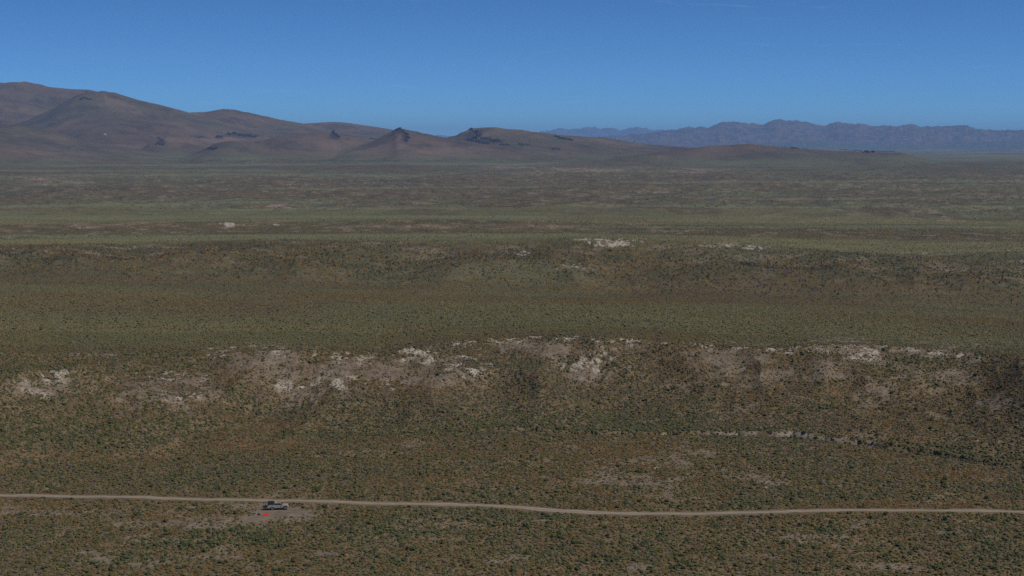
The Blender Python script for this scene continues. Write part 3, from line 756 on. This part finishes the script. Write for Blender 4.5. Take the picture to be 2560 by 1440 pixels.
NAMES = {0: ('sagebrush_cover', 'grey-green sagebrush covering the whole plain', 'scrub'),
         1: ('dry_grass_cover', 'golden brown dry tussocks between the sagebrush', 'dry grass'),
         2: ('dead_brush_cover', 'dull grey dead brush scattered among the green shrubs', 'dead brush')}
for kid, ch in chunks.items():
    vs, cs, fs = [], [], []
    base = 0
    for V, CC, tf, k, nvt in ch:
        vs.append(V); cs.append(CC)
        fs.append((tf[None] + (base + np.arange(k) * nvt)[:, None, None]).reshape(-1, 3))
        base += k * nvt
    me = build_mesh(NAMES[kid][0], np.concatenate(vs), np.concatenate(fs), 3, np.concatenate(cs))
    o = link(NAMES[kid][0], me, M_shrub)
    o['kind'] = 'stuff'; o['label'] = NAMES[kid][1]; o['category'] = NAMES[kid][2]
chunks.clear()

# ------------------------------------------------------------------ the 300 largest bushes, one object each
def bush_mesh(name, tone, seed):
    rr = random.Random(seed); vs = []; fs = []; cs = []
    # woody stems
    for _ in range(5):
        a = rr.uniform(0, 6.28); p = Vector((0, 0, -0.1)); q = Vector((math.cos(a) * .5, math.sin(a) * .5, .55))
        w = .035; sd = Vector((-math.sin(a), math.cos(a), 0)) * w
        b = len(vs)
        for pt in (p - sd, p + sd, p + Vector((0, 0, w * 2)), q - sd * .4, q + sd * .4, q + Vector((0, 0, w))):
            vs.append(pt); cs.append((.09, .07, .055))
        fs += [(b, b + 1, b + 4), (b, b + 4, b + 3), (b + 1, b + 2, b + 5), (b + 1, b + 5, b + 4), (b + 2, b, b + 3), (b + 2, b + 3, b + 5)]
    # lobes of leaf tufts
    lobes = [(rr.uniform(-.5, .5), rr.uniform(-.5, .5), rr.uniform(.25, .6), rr.uniform(.32, .55)) for _ in range(8)]
    for lx, ly, lz, lr in lobes:
        tl = rr.uniform(.75, 1.25)
        for _ in range(26):
            d = Vector((rr.gauss(0, 1), rr.gauss(0, 1), rr.gauss(.25, 1))).normalized()
            c = Vector((lx, ly, lz)) + d * lr * rr.uniform(.6, 1.05)
            c.z = max(c.z, 0.02)
            n1 = d.orthogonal().normalized(); n2 = d.cross(n1)
            t = rr.uniform(0, 6.28); e1 = (n1 * math.cos(t) + n2 * math.sin(t)); e2 = d.cross(e1) * .8 + d * rr.uniform(-.5, .5)
            s = rr.uniform(.12, .22)
            b = len(vs)
            vs += [c - e1 * s - e2 * s * .5, c + e1 * s - e2 * s * .5, c + e2 * s]
            k_ = tl * rr.uniform(.8, 1.2)
            cs += [tuple(v * k_ for v in tone)] * 3
            fs.append((b, b + 1, b + 2))
    return build_mesh(name, np.array([tuple(v) for v in vs], np.float32), np.array(fs, np.int32), 3, np.array(cs, np.float32))

TONES = [('grey-green', (.125, .126, .072)), ('deep green', (.088, .100, .042)), ('silvery', (.140, .138, .098)), ('dark olive', (.092, .092, .044))]
protos = {}
for ti, (tn, tcx) in enumerate(TONES):
    for v in range(4):
        me = bush_mesh("sagebrush", tcx, 100 + ti * 10 + v); me.materials.append(M_shrub)
        protos[(ti, v)] = me
ORD = ['first', 'second', 'third', 'fourth', 'fifth', 'sixth', 'seventh', 'eighth', 'ninth', 'tenth', 'eleventh', 'twelfth']
def zone_name(x, y, u, v):
    rd = road_dist(np.array([x]), np.array([y]))[0]
    cols = ['by the left frame edge', 'left of the pickup', 'below or above the pickup', 'right of the pickup', 'left of the middle',
            'in the middle', 'where the track bends', 'right of the bend', 'towards the right side', 'by the right frame edge']
    edges = [230, 560, 760, 980, 1180, 1360, 1560, 1880, 2260]
    ci = int(np.searchsorted(edges, u))
    side = cols[ci]
    if rd > 0:
        row = 'just beyond the track' if rd < 12 else 'well beyond the track'
        if ci == 2: side = 'behind the pickup'
    else:
        row = 'just below the track' if rd > -12 else ('midway below the track' if v < 1370 else 'along the bottom edge')
        if ci == 2: side = 'in front of the pickup'
    return row + ', ' + side
recs = {}
objs = []
for (x, y, z, rad, hgt, cc, u, v) in singles:
    g = cc / cc.sum()
    bl = cc.sum()
    ti = 2 if g[2] > .25 else (0 if bl > .31 else (1 if g[1] > .405 else 3))
    me = protos[(ti, random.randrange(4))]
    o = bpy.data.objects.new("sagebrush", me)
    o.location = (x, y, z - 0.03)
    o.rotation_euler = (0, 0, random.uniform(0, 6.28))
    o.scale = (rad, rad * random.uniform(.85, 1.15), hgt * 1.05)
    col.objects.link(o)
    o['category'] = 'bush'
    o['group'] = 'large sagebrush bushes on the near plain'
    recs.setdefault((TONES[ti][0], zone_name(x, y, u, v)), []).append((u, o))
for (tn, zn), lst in recs.items():
    lst.sort(key=lambda t: t[0])
    for i, (u, o) in enumerate(lst):
        if len(lst) == 1:
            o['label'] = f'lone large {tn} sagebrush {zn}'
        elif i == len(lst) - 1:
            o['label'] = f'rightmost large {tn} sagebrush {zn}'
        elif i < 12:
            o['label'] = f'{ORD[i]} {tn} sagebrush from the left {zn}'
        else:
            o['label'] = f'{ORD[min(len(lst) - 1 - i, 11)]} {tn} sagebrush from the right {zn}'

# ------------------------------------------------------------------ rock outcrops on the hills
def outcrop(px, label, seed, tone=(.036, .032, .036)):
    """px: line of (u, v, width_px, height_px) blobs on the hillside; each becomes a knot of jagged blocks, joined in one mesh"""
    rr = random.Random(seed); vs = []; fs = []; cs = []
    c0 = None; prevc = None
    for (u, v, wpx, hpx) in px:
        x, y, z = pick(u, v)
        if c0 is None:
            c0 = (x, y, z)
        mpp = y / F_PX
        W = wpx * mpp; H = hpx * mpp
        nb = max(8, int(wpx * 1.5))
        if prevc is not None:      # the bedrock spine that joins the knots
            (qx, qy, qH) = prevc
            dx_, dy_ = x - qx, y - qy; ln = math.hypot(dx_, dy_) + 1e-6
            nx_, ny_ = -dy_ / ln * 5.0, dx_ / ln * 5.0
            ns = max(2, int(ln / 12)); b = len(vs)
            for k_ in range(ns + 1):
                t_ = k_ / ns; mx_ = qx + dx_ * t_ + rr.uniform(-3, 3); my_ = qy + dy_ * t_
                gz = float(ground_z(np.array([mx_]), np.array([my_]))[0]); tp = (qH + (H - qH) * t_) * rr.uniform(.12, .4)
                for (ox, oz) in ((-1, -3.0), (-.5, tp), (.5, tp * rr.uniform(.6, 1)), (1, -3.0)):
                    vs.append((mx_ + nx_ * ox - c0[0], my_ + ny_ * ox - c0[1], gz + oz - c0[2])); cs.append(tuple(q_ * rr.uniform(.8, 1.3) for q_ in tone))
            for k_ in range(ns):
                for s in range(4):
                    p, q2 = b + k_ * 4 + s, b + k_ * 4 + (s + 1) % 4
                    fs += [(p, q2, q2 + 4), (p, q2 + 4, p + 4)]
        prevc = (x, y, H)
        for _ in range(nb):
            bw = W / nb * rr.uniform(1.6, 3.6) + 1.2 * mpp; bd = bw * rr.uniform(.6, 1.6); bh = H * rr.uniform(.45, 1.15)
            cx = x + rr.uniform(-.5, .5) * W; cy = y + rr.uniform(-.5, .5) * min(W, 60) + 0.0
            cz = float(ground_z(np.array([cx]), np.array([cy]))[0]) - bh * .45
            a = rr.uniform(0, 3.14); tl = rr.uniform(.7, 1.35)
            b = len(vs); S = 7
            for k_, (sc, hh) in enumerate(((1.0, 0), (.92, .55), (.62, 1.0))):
                for s in range(S):
                    t = a + 2 * math.pi * s / S
                    q = sc * rr.uniform(.75, 1.15)
                    vs.append((cx + bw * .5 * q * math.cos(t) - c0[0], cy + bd * .5 * q * math.sin(t) - c0[1], cz + bh * hh * (1.35 if k_ else 1) * rr.uniform(.85, 1.1) - c0[2]))
                    cs.append(tuple(t_ * tl * rr.uniform(.8, 1.2) for t_ in tone))
            vs.append((cx - c0[0], cy - c0[1], cz + bh * 1.4 - c0[2])); cs.append(tuple(t_ * tl for t_ in tone))
            for k_ in range(2):
                for s in range(S):
                    p, q2 = b + k_ * S + s, b + k_ * S + (s + 1) % S
                    fs += [(p, q2, q2 + S), (p, q2 + S, p + S)]
            for s in range(S):
                fs.append((b + 2 * S + s, b + 2 * S + (s + 1) % S, b + 3 * S))
    me = build_mesh("rock_outcrop", np.array(vs, np.float32), np.array(fs, np.int32), 3, np.array(cs, np.float32))
    o = link("rock_outcrop", me, M_rock)
    o.location = c0
    o['label'] = label; o['category'] = 'rock outcrop'; o['group'] = 'dark rock outcrops on the hills'
    return o

outcrop([(994,325,8,5),(1001,322,8,4),(1008,330,8,4),(1016,336,10,5),(1020,345,9,5),(1016,352,8,4)], 'dark crag on the pointed knoll left of the rounded rocky hill', 1)
outcrop([(1165,327,10,5),(1176,324,10,4),(1192,332,9,7),(1196,340,10,6),(1186,346,14,5),(1174,352,14,5),(1190,354,22,4),(1215,347,26,3),(1240,352,24,3),(1210,358,30,3),(1260,362,26,2),(1310,362,30,2),(1390,372,24,2)], 'broad dark cliff face on the rounded hill in the middle distance', 2)
outcrop([(1388,342,8,4),(1396,344,10,4),(1408,347,12,4),(1420,349,12,4),(1430,351,9,3)], 'slanting dark rock rib at the foot of the red hill', 3)
outcrop([(832,332,6,6),(838,337,8,6),(845,342,9,4),(828,340,5,4)], 'small dark crag on the low knoll right of the long left ridge', 4)
outcrop([(572,336,8,5),(585,334,10,5),(600,338,14,3),(618,339,16,3),(636,341,16,2),(548,342,16,3)], 'dark flat rock ledge on the low hump below the second peak', 5)
outcrop([(523,372,7,5),(534,373,9,4),(541,371,7,4)], 'small black rock clump at the foot of the left hills', 6)
outcrop([(398,346,8,3),(404,352,9,3),(394,360,9,3),(406,362,9,3)], 'dark broken crag on the hump left of the flat ledge', 7)
outcrop([(203,248,7,4),(212,245,9,3),(224,249,8,3)], 'dark summit crag on the spur of the second left peak', 8)
outcrop([(1960,368,14,2),(1985,370,16,3),(2010,372,20,2)], 'short dark cliff line right of the pinkish knoll', 9)
outcrop([(2110,375,22,2),(2140,377,22,3),(2170,380,30,4),(2200,379,26,3),(2225,380,20,3)], 'long dark cliff line below the blue mountains', 10)
outcrop([(928,347,6,3),(936,348,8,2)], 'tiny dark crag in the saddle left of the pointed knoll', 11)
outcrop([(505,342,10,2),(495,344,8,2)], 'thin dark ledge left of the flat rock ledge', 12)

# ------------------------------------------------------------------ the pickup
M_paint = mat_flat("tan_paint", (.29, .248, .178), rough=.38, spec=.5, var=.05, scale=2.0, coat=.3)
M_black = mat_flat("black_plastic", (.018, .018, .022), rough=.6, spec=.3)
M_topper = mat_flat("black_canopy", (.016, .016, .019), rough=.7, spec=.25)
M_glass = mat_flat("tinted_glass", (.008, .009, .011), rough=.12, spec=.35, var=.02)
M_tyre = mat_flat("dusty_tyre", (.055, .052, .050), rough=.9, spec=.2, var=.2, scale=8)
M_rim = mat_flat("grey_rim", (.20, .20, .205), rough=.4, metal=.3)
M_hub = mat_flat("dark_hub", (.02, .02, .022), rough=.5)
M_lampw = mat_flat("lamp_glass", (.7, .7, .68), rough=.15, spec=.8)
M_lampr = mat_flat("tail_lamp", (.35, .02, .015), rough=.2, spec=.7)
M_steel = mat_flat("dusty_steel", (.32, .30, .27), rough=.5, metal=.2)
M_can = mat_flat("sand_can", (.42, .38, .28), rough=.6)
M_red = mat_flat("red_nylon", (.62, .008, .014), rough=.55, spec=.3, var=.15, scale=4)
M_dkred = mat_flat("dark_red_edge", (.25, .006, .012), rough=.6, spec=.3)

def box(bm, c, s, rot=None, taper=None):
    r_ = bmesh.ops.create_cube(bm, size=1.0)
    for v in r_['verts']:
        v.co = Vector((v.co.x * s[0], v.co.y * s[1], v.co.z * s[2]))
        if taper and v.co.z > 0:
            v.co.x *= taper[0]; v.co.y *= taper[1]
        if rot:
            v.co = rot @ v.co
        v.co += Vector(c)
    return r_['verts']

def cyl(bm, c, rad, depth, seg=28, r2=None):
    """cylinder along local Y"""
    r_ = bmesh.ops.create_cone(bm, cap_ends=True, segments=seg, radius1=rad, radius2=rad if r2 is None else r2, depth=depth)
    R_ = Matrix.Rotation(math.radians(90), 4, 'X')
    for v in r_['verts']:
        v.co = R_ @ v.co + Vector(c)

def prism(bm, prof, y0, y1, inset=None):
    """side profile (x, z) swept from y0 to y1; inset(z) pulls the flanks in"""
    vl = []; 
    for (x, z) in prof:
        k = inset(z) if inset else 0
        vl.append((bm.verts.new((x, y0 + k, z)), bm.verts.new((x, y1 - k, z))))
    n_ = len(vl)
    fa = bm.faces.new([a for a, b in vl]); fb = bm.faces.new([b for a, b in vl][::-1])
    for i in range(n_):
        a, b = vl[i]; c, d = vl[(i + 1) % n_]
        bm.faces.new((a, b, d, c))

def part(name, bm, mat, parent, bevel=0.0, smooth=False):
    bmesh.ops.recalc_face_normals(bm, faces=bm.faces)
    me = bpy.data.meshes.new(name); bm.to_mesh(me); bm.free()
    me.materials.append(mat)
    if smooth:
        for p in me.polygons: p.use_smooth = True
    o = bpy.data.objects.new(name, me); col.objects.link(o); o.parent = parent
    if bevel:
        b = o.modifiers.new("bevel", 'BEVEL'); b.width = bevel; b.segments = 2; b.limit_method = 'ANGLE'; b.angle_limit = math.radians(35)
    return o

yaw = math.radians(10.5)
truck = bpy.data.objects.new("pickup_truck", None)
truck.location = (TRUCK[0], TRUCK[1], TRUCK[2])
truck.rotation_euler = (0, 0, yaw)
col.objects.link(truck)
truck['label'] = 'tan pickup with black canopy and roof tent parked beside the track'
truck['category'] = 'pickup truck'
WX, WR, HW = 1.62, .425, .93
def arch(cx, n_=9, R_=.53, z0=.50):
    pts = []
    a0 = math.asin((z0 - WR) / R_)
    for i in range(n_):
        a = math.pi - a0 - (math.pi - 2 * a0) * i / (n_ - 1)
        pts.append((cx + R_ * math.cos(a), WR + R_ * math.sin(a)))
    return pts
# body: bed sides, doors, wings and bonnet in one pressed shell
bm = bmesh.new()
prof = [(-2.76, .62), (-2.2, .50)] + arch(-WX) + [(-1.0, .50), (1.0, .50)] + arch(WX) + [(2.3, .52), (2.44, .62), (2.46, .98), (2.38, 1.12), (2.2, 1.19), (1.12, 1.27), (.98, 1.22), (-.98, 1.22), (-1.0, 1.24), (-2.74, 1.24), (-2.78, 1.15)]
prism(bm, prof, -HW, HW, inset=lambda z: .05 * max(0, (z - .95)) / .3 + .03 * max(0, .7 - z) / .2)
body = part("body", bm, M_paint, truck, bevel=.035)
# cab roof and pillars
bm = bmesh.new()
cabp = [(-1.02, 1.2), (-.98, 1.72), (-.86, 1.80), (.30, 1.82), (.46, 1.78), (1.14, 1.24)]
prism(bm, cabp, -HW + .07, HW - .07, inset=lambda z: .16 * (z - 1.2) / .6)
part("cab", bm, M_paint, truck, bevel=.03)
def side_win(name, pts, sgn):
    b = bmesh.new()
    def yy(z): return (HW - .07 - .16 * (z - 1.2) / .6) * sgn
    o_ = [b.verts.new((x, yy(z) + .012 * sgn, z)) for x, z in pts]
    i_ = [b.verts.new((x, yy(z) - .02 * sgn, z)) for x, z in pts]
    b.faces.new(o_); b.faces.new(i_[::-1])
    for k_ in range(len(pts)):
        b.faces.new((o_[k_], o_[(k_ + 1) % len(pts)], i_[(k_ + 1) % len(pts)], i_[k_]))
    return part(name, b, M_glass, truck)
for sgn in (-1, 1):
    side_win("side_window", [(-.92, 1.27), (-.88, 1.69), (-.12, 1.73), (-.10, 1.27)], sgn)
    side_win("side_window", [(-.04, 1.27), (-.06, 1.73), (.30, 1.745), (.43, 1.70), (.90, 1.31), (.86, 1.27)], sgn)
# windscreen and rear glass
b = bmesh.new()
d = Vector((.46 - 1.14, 0, 1.78 - 1.24)); nrm = Vector((.54, 0, .68)).normalized()
for p0, p1, w0, w1 in (((1.09, 1.28), (.52, 1.735), .78, .68),):
    vs_ = [Vector((p0[0], -w0, p0[1])), Vector((p0[0], w0, p0[1])), Vector((p1[0], w1, p1[1])), Vector((p1[0], -w1, p1[1]))]
    t_ = [b.verts.new(v + nrm * .012) for v in vs_]; l_ = [b.verts.new(v - nrm * .02) for v in vs_]
    b.faces.new(t_); b.faces.new(l_[::-1])
    for k_ in range(4):
        b.faces.new((t_[k_], t_[(k_ + 1) % 4], l_[(k_ + 1) % 4], l_[k_]))
part("windshield", b, M_glass, truck)
b = bmesh.new(); box(b, (-.02, 0, 1.826), (.52, .62, .03)); part("sunroof", b, M_glass, truck, bevel=.008)
# bonnet panel with raised centre
b = bmesh.new(); prism(b, [(1.2, 1.25), (1.2, 1.285), (2.18, 1.215), (2.26, 1.17), (2.2, 1.15)], -.55, .55); part("bonnet", b, M_paint, truck, bevel=.015)
# doors: proud skins with handles
for sgn in (-1, 1):
    for (xa, xb) in ((-.94, -.08), (-.05, .92)):
        b = bmesh.new(); box(b, ((xa + xb) / 2, sgn * (HW + .003), .86), (xb - xa, .02, .56))
        dr = part("door", b, M_paint, truck, bevel=.008)
        b = bmesh.new(); box(b, (xa + .12, sgn * (HW + .025), 1.06), (.16, .03, .035)); part("handle", b, M_black, dr, bevel=.006)
# dark wheel-arch flares and side steps
for sgn in (-1, 1):
    for cx in (-WX, WX):
        b = bmesh.new()
        a_ = arch(cx, 13, .545, .5); c_ = arch(cx, 13, .63, .5)
        prev = None
        for (p, q) in zip(a_, c_):
            cur = [b.verts.new((p[0], sgn * (HW - .02), p[1])), b.verts.new((p[0], sgn * (HW + .06), p[1])), b.verts.new((q[0], sgn * (HW + .045), q[1])), b.verts.new((q[0], sgn * (HW - .02), q[1]))]
            if prev:
                for k_ in range(4):
                    b.faces.new((prev[k_], prev[(k_ + 1) % 4], cur[(k_ + 1) % 4], cur[k_]))
            else:
                b.faces.new(cur)
            prev = cur
        b.faces.new(prev)
        part("fender_flare", b, M_black if cx > 0 else M_paint, truck)
    b = bmesh.new(); box(b, (0, sgn * (HW - .02), .45), (1.9, .12, .07)); part("side_step", b, M_black, truck, bevel=.02)
    b = bmesh.new(); box(b, (.80, sgn * (HW + .13), 1.30), (.14, .22, .20)); part("mirror", b, M_black, truck, bevel=.03)
    b = bmesh.new(); box(b, (2.36, sgn * .72, 1.02), (.20, .32, .15)); part("headlight", b, M_lampw, truck, bevel=.03)
    b = bmesh.new(); box(b, (-2.76, sgn * .84, 1.02), (.08, .15, .30)); part("tail_light", b, M_lampr, truck, bevel=.02)
# nose
b = bmesh.new(); box(b, (2.455, 0, .99), (.05, .96, .24)); part("grille", b, M_black, truck, bevel=.02)
b = bmesh.new(); box(b, (2.47, 0, .68), (.18, 1.72, .26)); part("front_bumper", b, M_paint, truck, bevel=.05)
b = bmesh.new(); box(b, (0, 0, .56), (4.4, 1.0, .24)); part("chassis", b, M_hub, truck, bevel=.03)
# wheels
def wheel(x, y, parent, name="wheel"):
    w_ = bpy.data.objects.new(name, None); w_.location = (x, y, WR); w_.parent = parent; col.objects.link(w_)
    b = bmesh.new(); cyl(b, (0, 0, 0), WR, .27, 36); part("tyre", b, M_tyre, w_, bevel=.035)
    s = 1 if y > 0 else -1
    b = bmesh.new(); cyl(b, (0, s * .128, 0), .27, .03, 28); 
    for k_ in range(6):
        a = k_ * math.pi / 3
        box(b, (math.cos(a) * .15, s * .15, math.sin(a) * .15), (.2, .03, .06), rot=None)
    part("rim", b, M_rim, w_, bevel=.008)
    b = bmesh.new(); cyl(b, (0, s * .16, 0), .10, .05, 20); part("hub_cap", b, M_hub, w_, bevel=.01)
    return w_
for sx in (-1, 1):
    for sy in (-1, 1):
        wheel(sx * WX, sy * (HW - .12), truck)
# black canopy over the bed with side window hatch, and the folded roof tent on its rack
b = bmesh.new(); prism(b, [(-2.72, 1.245), (-2.62, 1.78), (-2.5, 1.84), (-1.12, 1.84), (-1.06, 1.78), (-1.06, 1.245)], -HW + .06, HW - .06, inset=lambda z: .10 * (z - 1.24) / .6)
cano = part("canopy", b, M_topper, truck, bevel=.03)
M_hatch = mat_flat("smoked_hatch", (.035, .04, .055), rough=.18, spec=.7)
for sgn in (-1, 1):
    b = bmesh.new(); box(b, (-1.86, sgn * (HW - .09), 1.50), (1.2, .03, .34), rot=None)
    for v in b.verts: v.co.y -= sgn * .10 * (v.co.z - 1.24) / .6 - sgn * .02
    part("window", b, M_hatch, cano, bevel=.01)
b = bmesh.new(); box(b, (-1.88, 0, 2.00), (1.52, 1.42, .22), taper=(.96, .95)); part("roof_tent", b, M_topper, truck, bevel=.05)
b = bmesh.new()
for x_ in (-2.45, -1.88, -1.3):
    box(b, (x_, 0, 1.865), (.06, 1.4, .045))
for y_ in (-.68, .68):
    box(b, (-1.88, y_, 1.885), (1.4, .04, .02))
part("roof_rack", b, M_black, truck)
# swing-out rear carrier with spare tyre, black cargo box and fuel cans
b = bmesh.new()
box(b, (-2.86, 0, .66), (.20, 1.76, .20)); part("rear_bumper", b, M_steel, truck, bevel=.03)
b = bmesh.new()
box(b, (-3.18, -.50, .62), (.62, .06, .06)); box(b, (-3.18, .50, .62), (.62, .06, .06)); box(b, (-3.47, 0, .62), (.06, 1.3, .06)); box(b, (-3.47, -.2, .95), (.06, .06, .66)); box(b, (-3.2, 0, .66), (.5, 1.1, .02))
car = part("rear_carrier", b, M_steel, truck)
b = bmesh.new(); box(b, (-3.14, .05, .98), (.50, 1.34, .46)); part("cargo_box", b, M_black, truck, bevel=.03)
sp = bpy.data.objects.new("spare_wheel", None); sp.location = (-3.64, -.28, .93); sp.rotation_euler = (0, 0, math.radians(90)); sp.parent = truck; col.objects.link(sp)
b = bmesh.new(); cyl(b, (0, 0, 0), .43, .27, 32); part("tyre", b, mat_flat("spare_rubber", (.02, .02, .022), rough=.85, spec=.2), sp, bevel=.03)
b = bmesh.new(); cyl(b, (0, .13, 0), .26, .03, 24); part("rim", b, M_rim, sp)
for (x_, y_) in ((-3.46, .38), (-2.98, -.40)):
    b = bmesh.new(); box(b, (x_, y_, 1.40), (.16, .30, .36)); box(b, (x_, y_, 1.60), (.05, .2, .05)); part("fuel_can", b, M_can, truck, bevel=.025)

# ------------------------------------------------------------------ red drone landing pad
pad = bpy.data.objects.new("landing_pad", None)
pad.location = (PAD[0], PAD[1], PAD[2] + .03); pad.rotation_euler = (math.radians(6), 0, .3); col.objects.link(pad)
pad['label'] = 'small round red landing pad lying on bare soil near the pickup'
pad['category'] = 'landing pad'
b = bmesh.new()
N = 40; ctr = b.verts.new((0, 0, .05)); rings = []
for (q, h) in ((.3, .05), (.55, .06), (.70, .07)):
    rings.append([b.verts.new((q * math.cos(2 * math.pi * i / N), q * math.sin(2 * math.pi * i / N), h + .012 * math.sin(i * 1.7 + q * 9))) for i in range(N)])
for i in range(N):
    j = (i + 1) % N
    b.faces.new((ctr, rings[0][i], rings[0][j]))
    for a, c in zip(rings, rings[1:]):
        b.faces.new((a[i], c[i], c[j], a[j]))
part("cloth", b, M_red, pad, smooth=True)
b = bmesh.new()
prev = None; first = None
for i in range(N + 1):
    t = 2 * math.pi * (i % N) / N
    h = .07 + .012 * math.sin((i % N) * 1.7 + .7 * 9)
    cur = [b.verts.new(((.73 + .032 * math.cos(a)) * math.cos(t), (.73 + .032 * math.cos(a)) * math.sin(t), h + .03 * math.sin(a))) for a in (0, 1.57, 3.14, 4.71)]
    if prev:
        for k_ in range(4):
            b.faces.new((prev[k_], prev[(k_ + 1) % 4], cur[(k_ + 1) % 4], cur[k_]))
    prev = cur
part("hoop_edge", b, M_dkred, pad, smooth=True)

# ------------------------------------------------------------------ haze
zlo = float(GZ.min()) - 1.5; zhi = float(GZ.max()) + 60.0
bm = bmesh.new()
r_ = bmesh.ops.create_cube(bm, size=1.0)
for v in r_['verts']:
    v.co = Vector((v.co.x * 2 * 80000.0, v.co.y * 2 * 80000.0, zlo if v.co.z < 0 else zhi))
hm_ = bpy.data.meshes.new("haze"); bm.to_mesh(hm_); bm.free()
mh = bpy.data.materials.new("haze_air"); mh.use_nodes = True
nt = mh.node_tree; nt.nodes.clear()
ho = nt.nodes.new('ShaderNodeOutputMaterial'); pv = nt.nodes.new('ShaderNodeVolumePrincipled')
pv.inputs['Color'].default_value = (.32, .60, 1.0, 1)
pv.inputs['Density'].default_value = 2.2e-5
pv.inputs['Anisotropy'].default_value = 0.0
nt.links.new(pv.outputs['Volume'], ho.inputs['Volume'])
hm_.materials.append(mh)
haze = link("haze", hm_)
haze['kind'] = 'stuff'; haze['label'] = 'thin blue haze over the plain and far mountains'
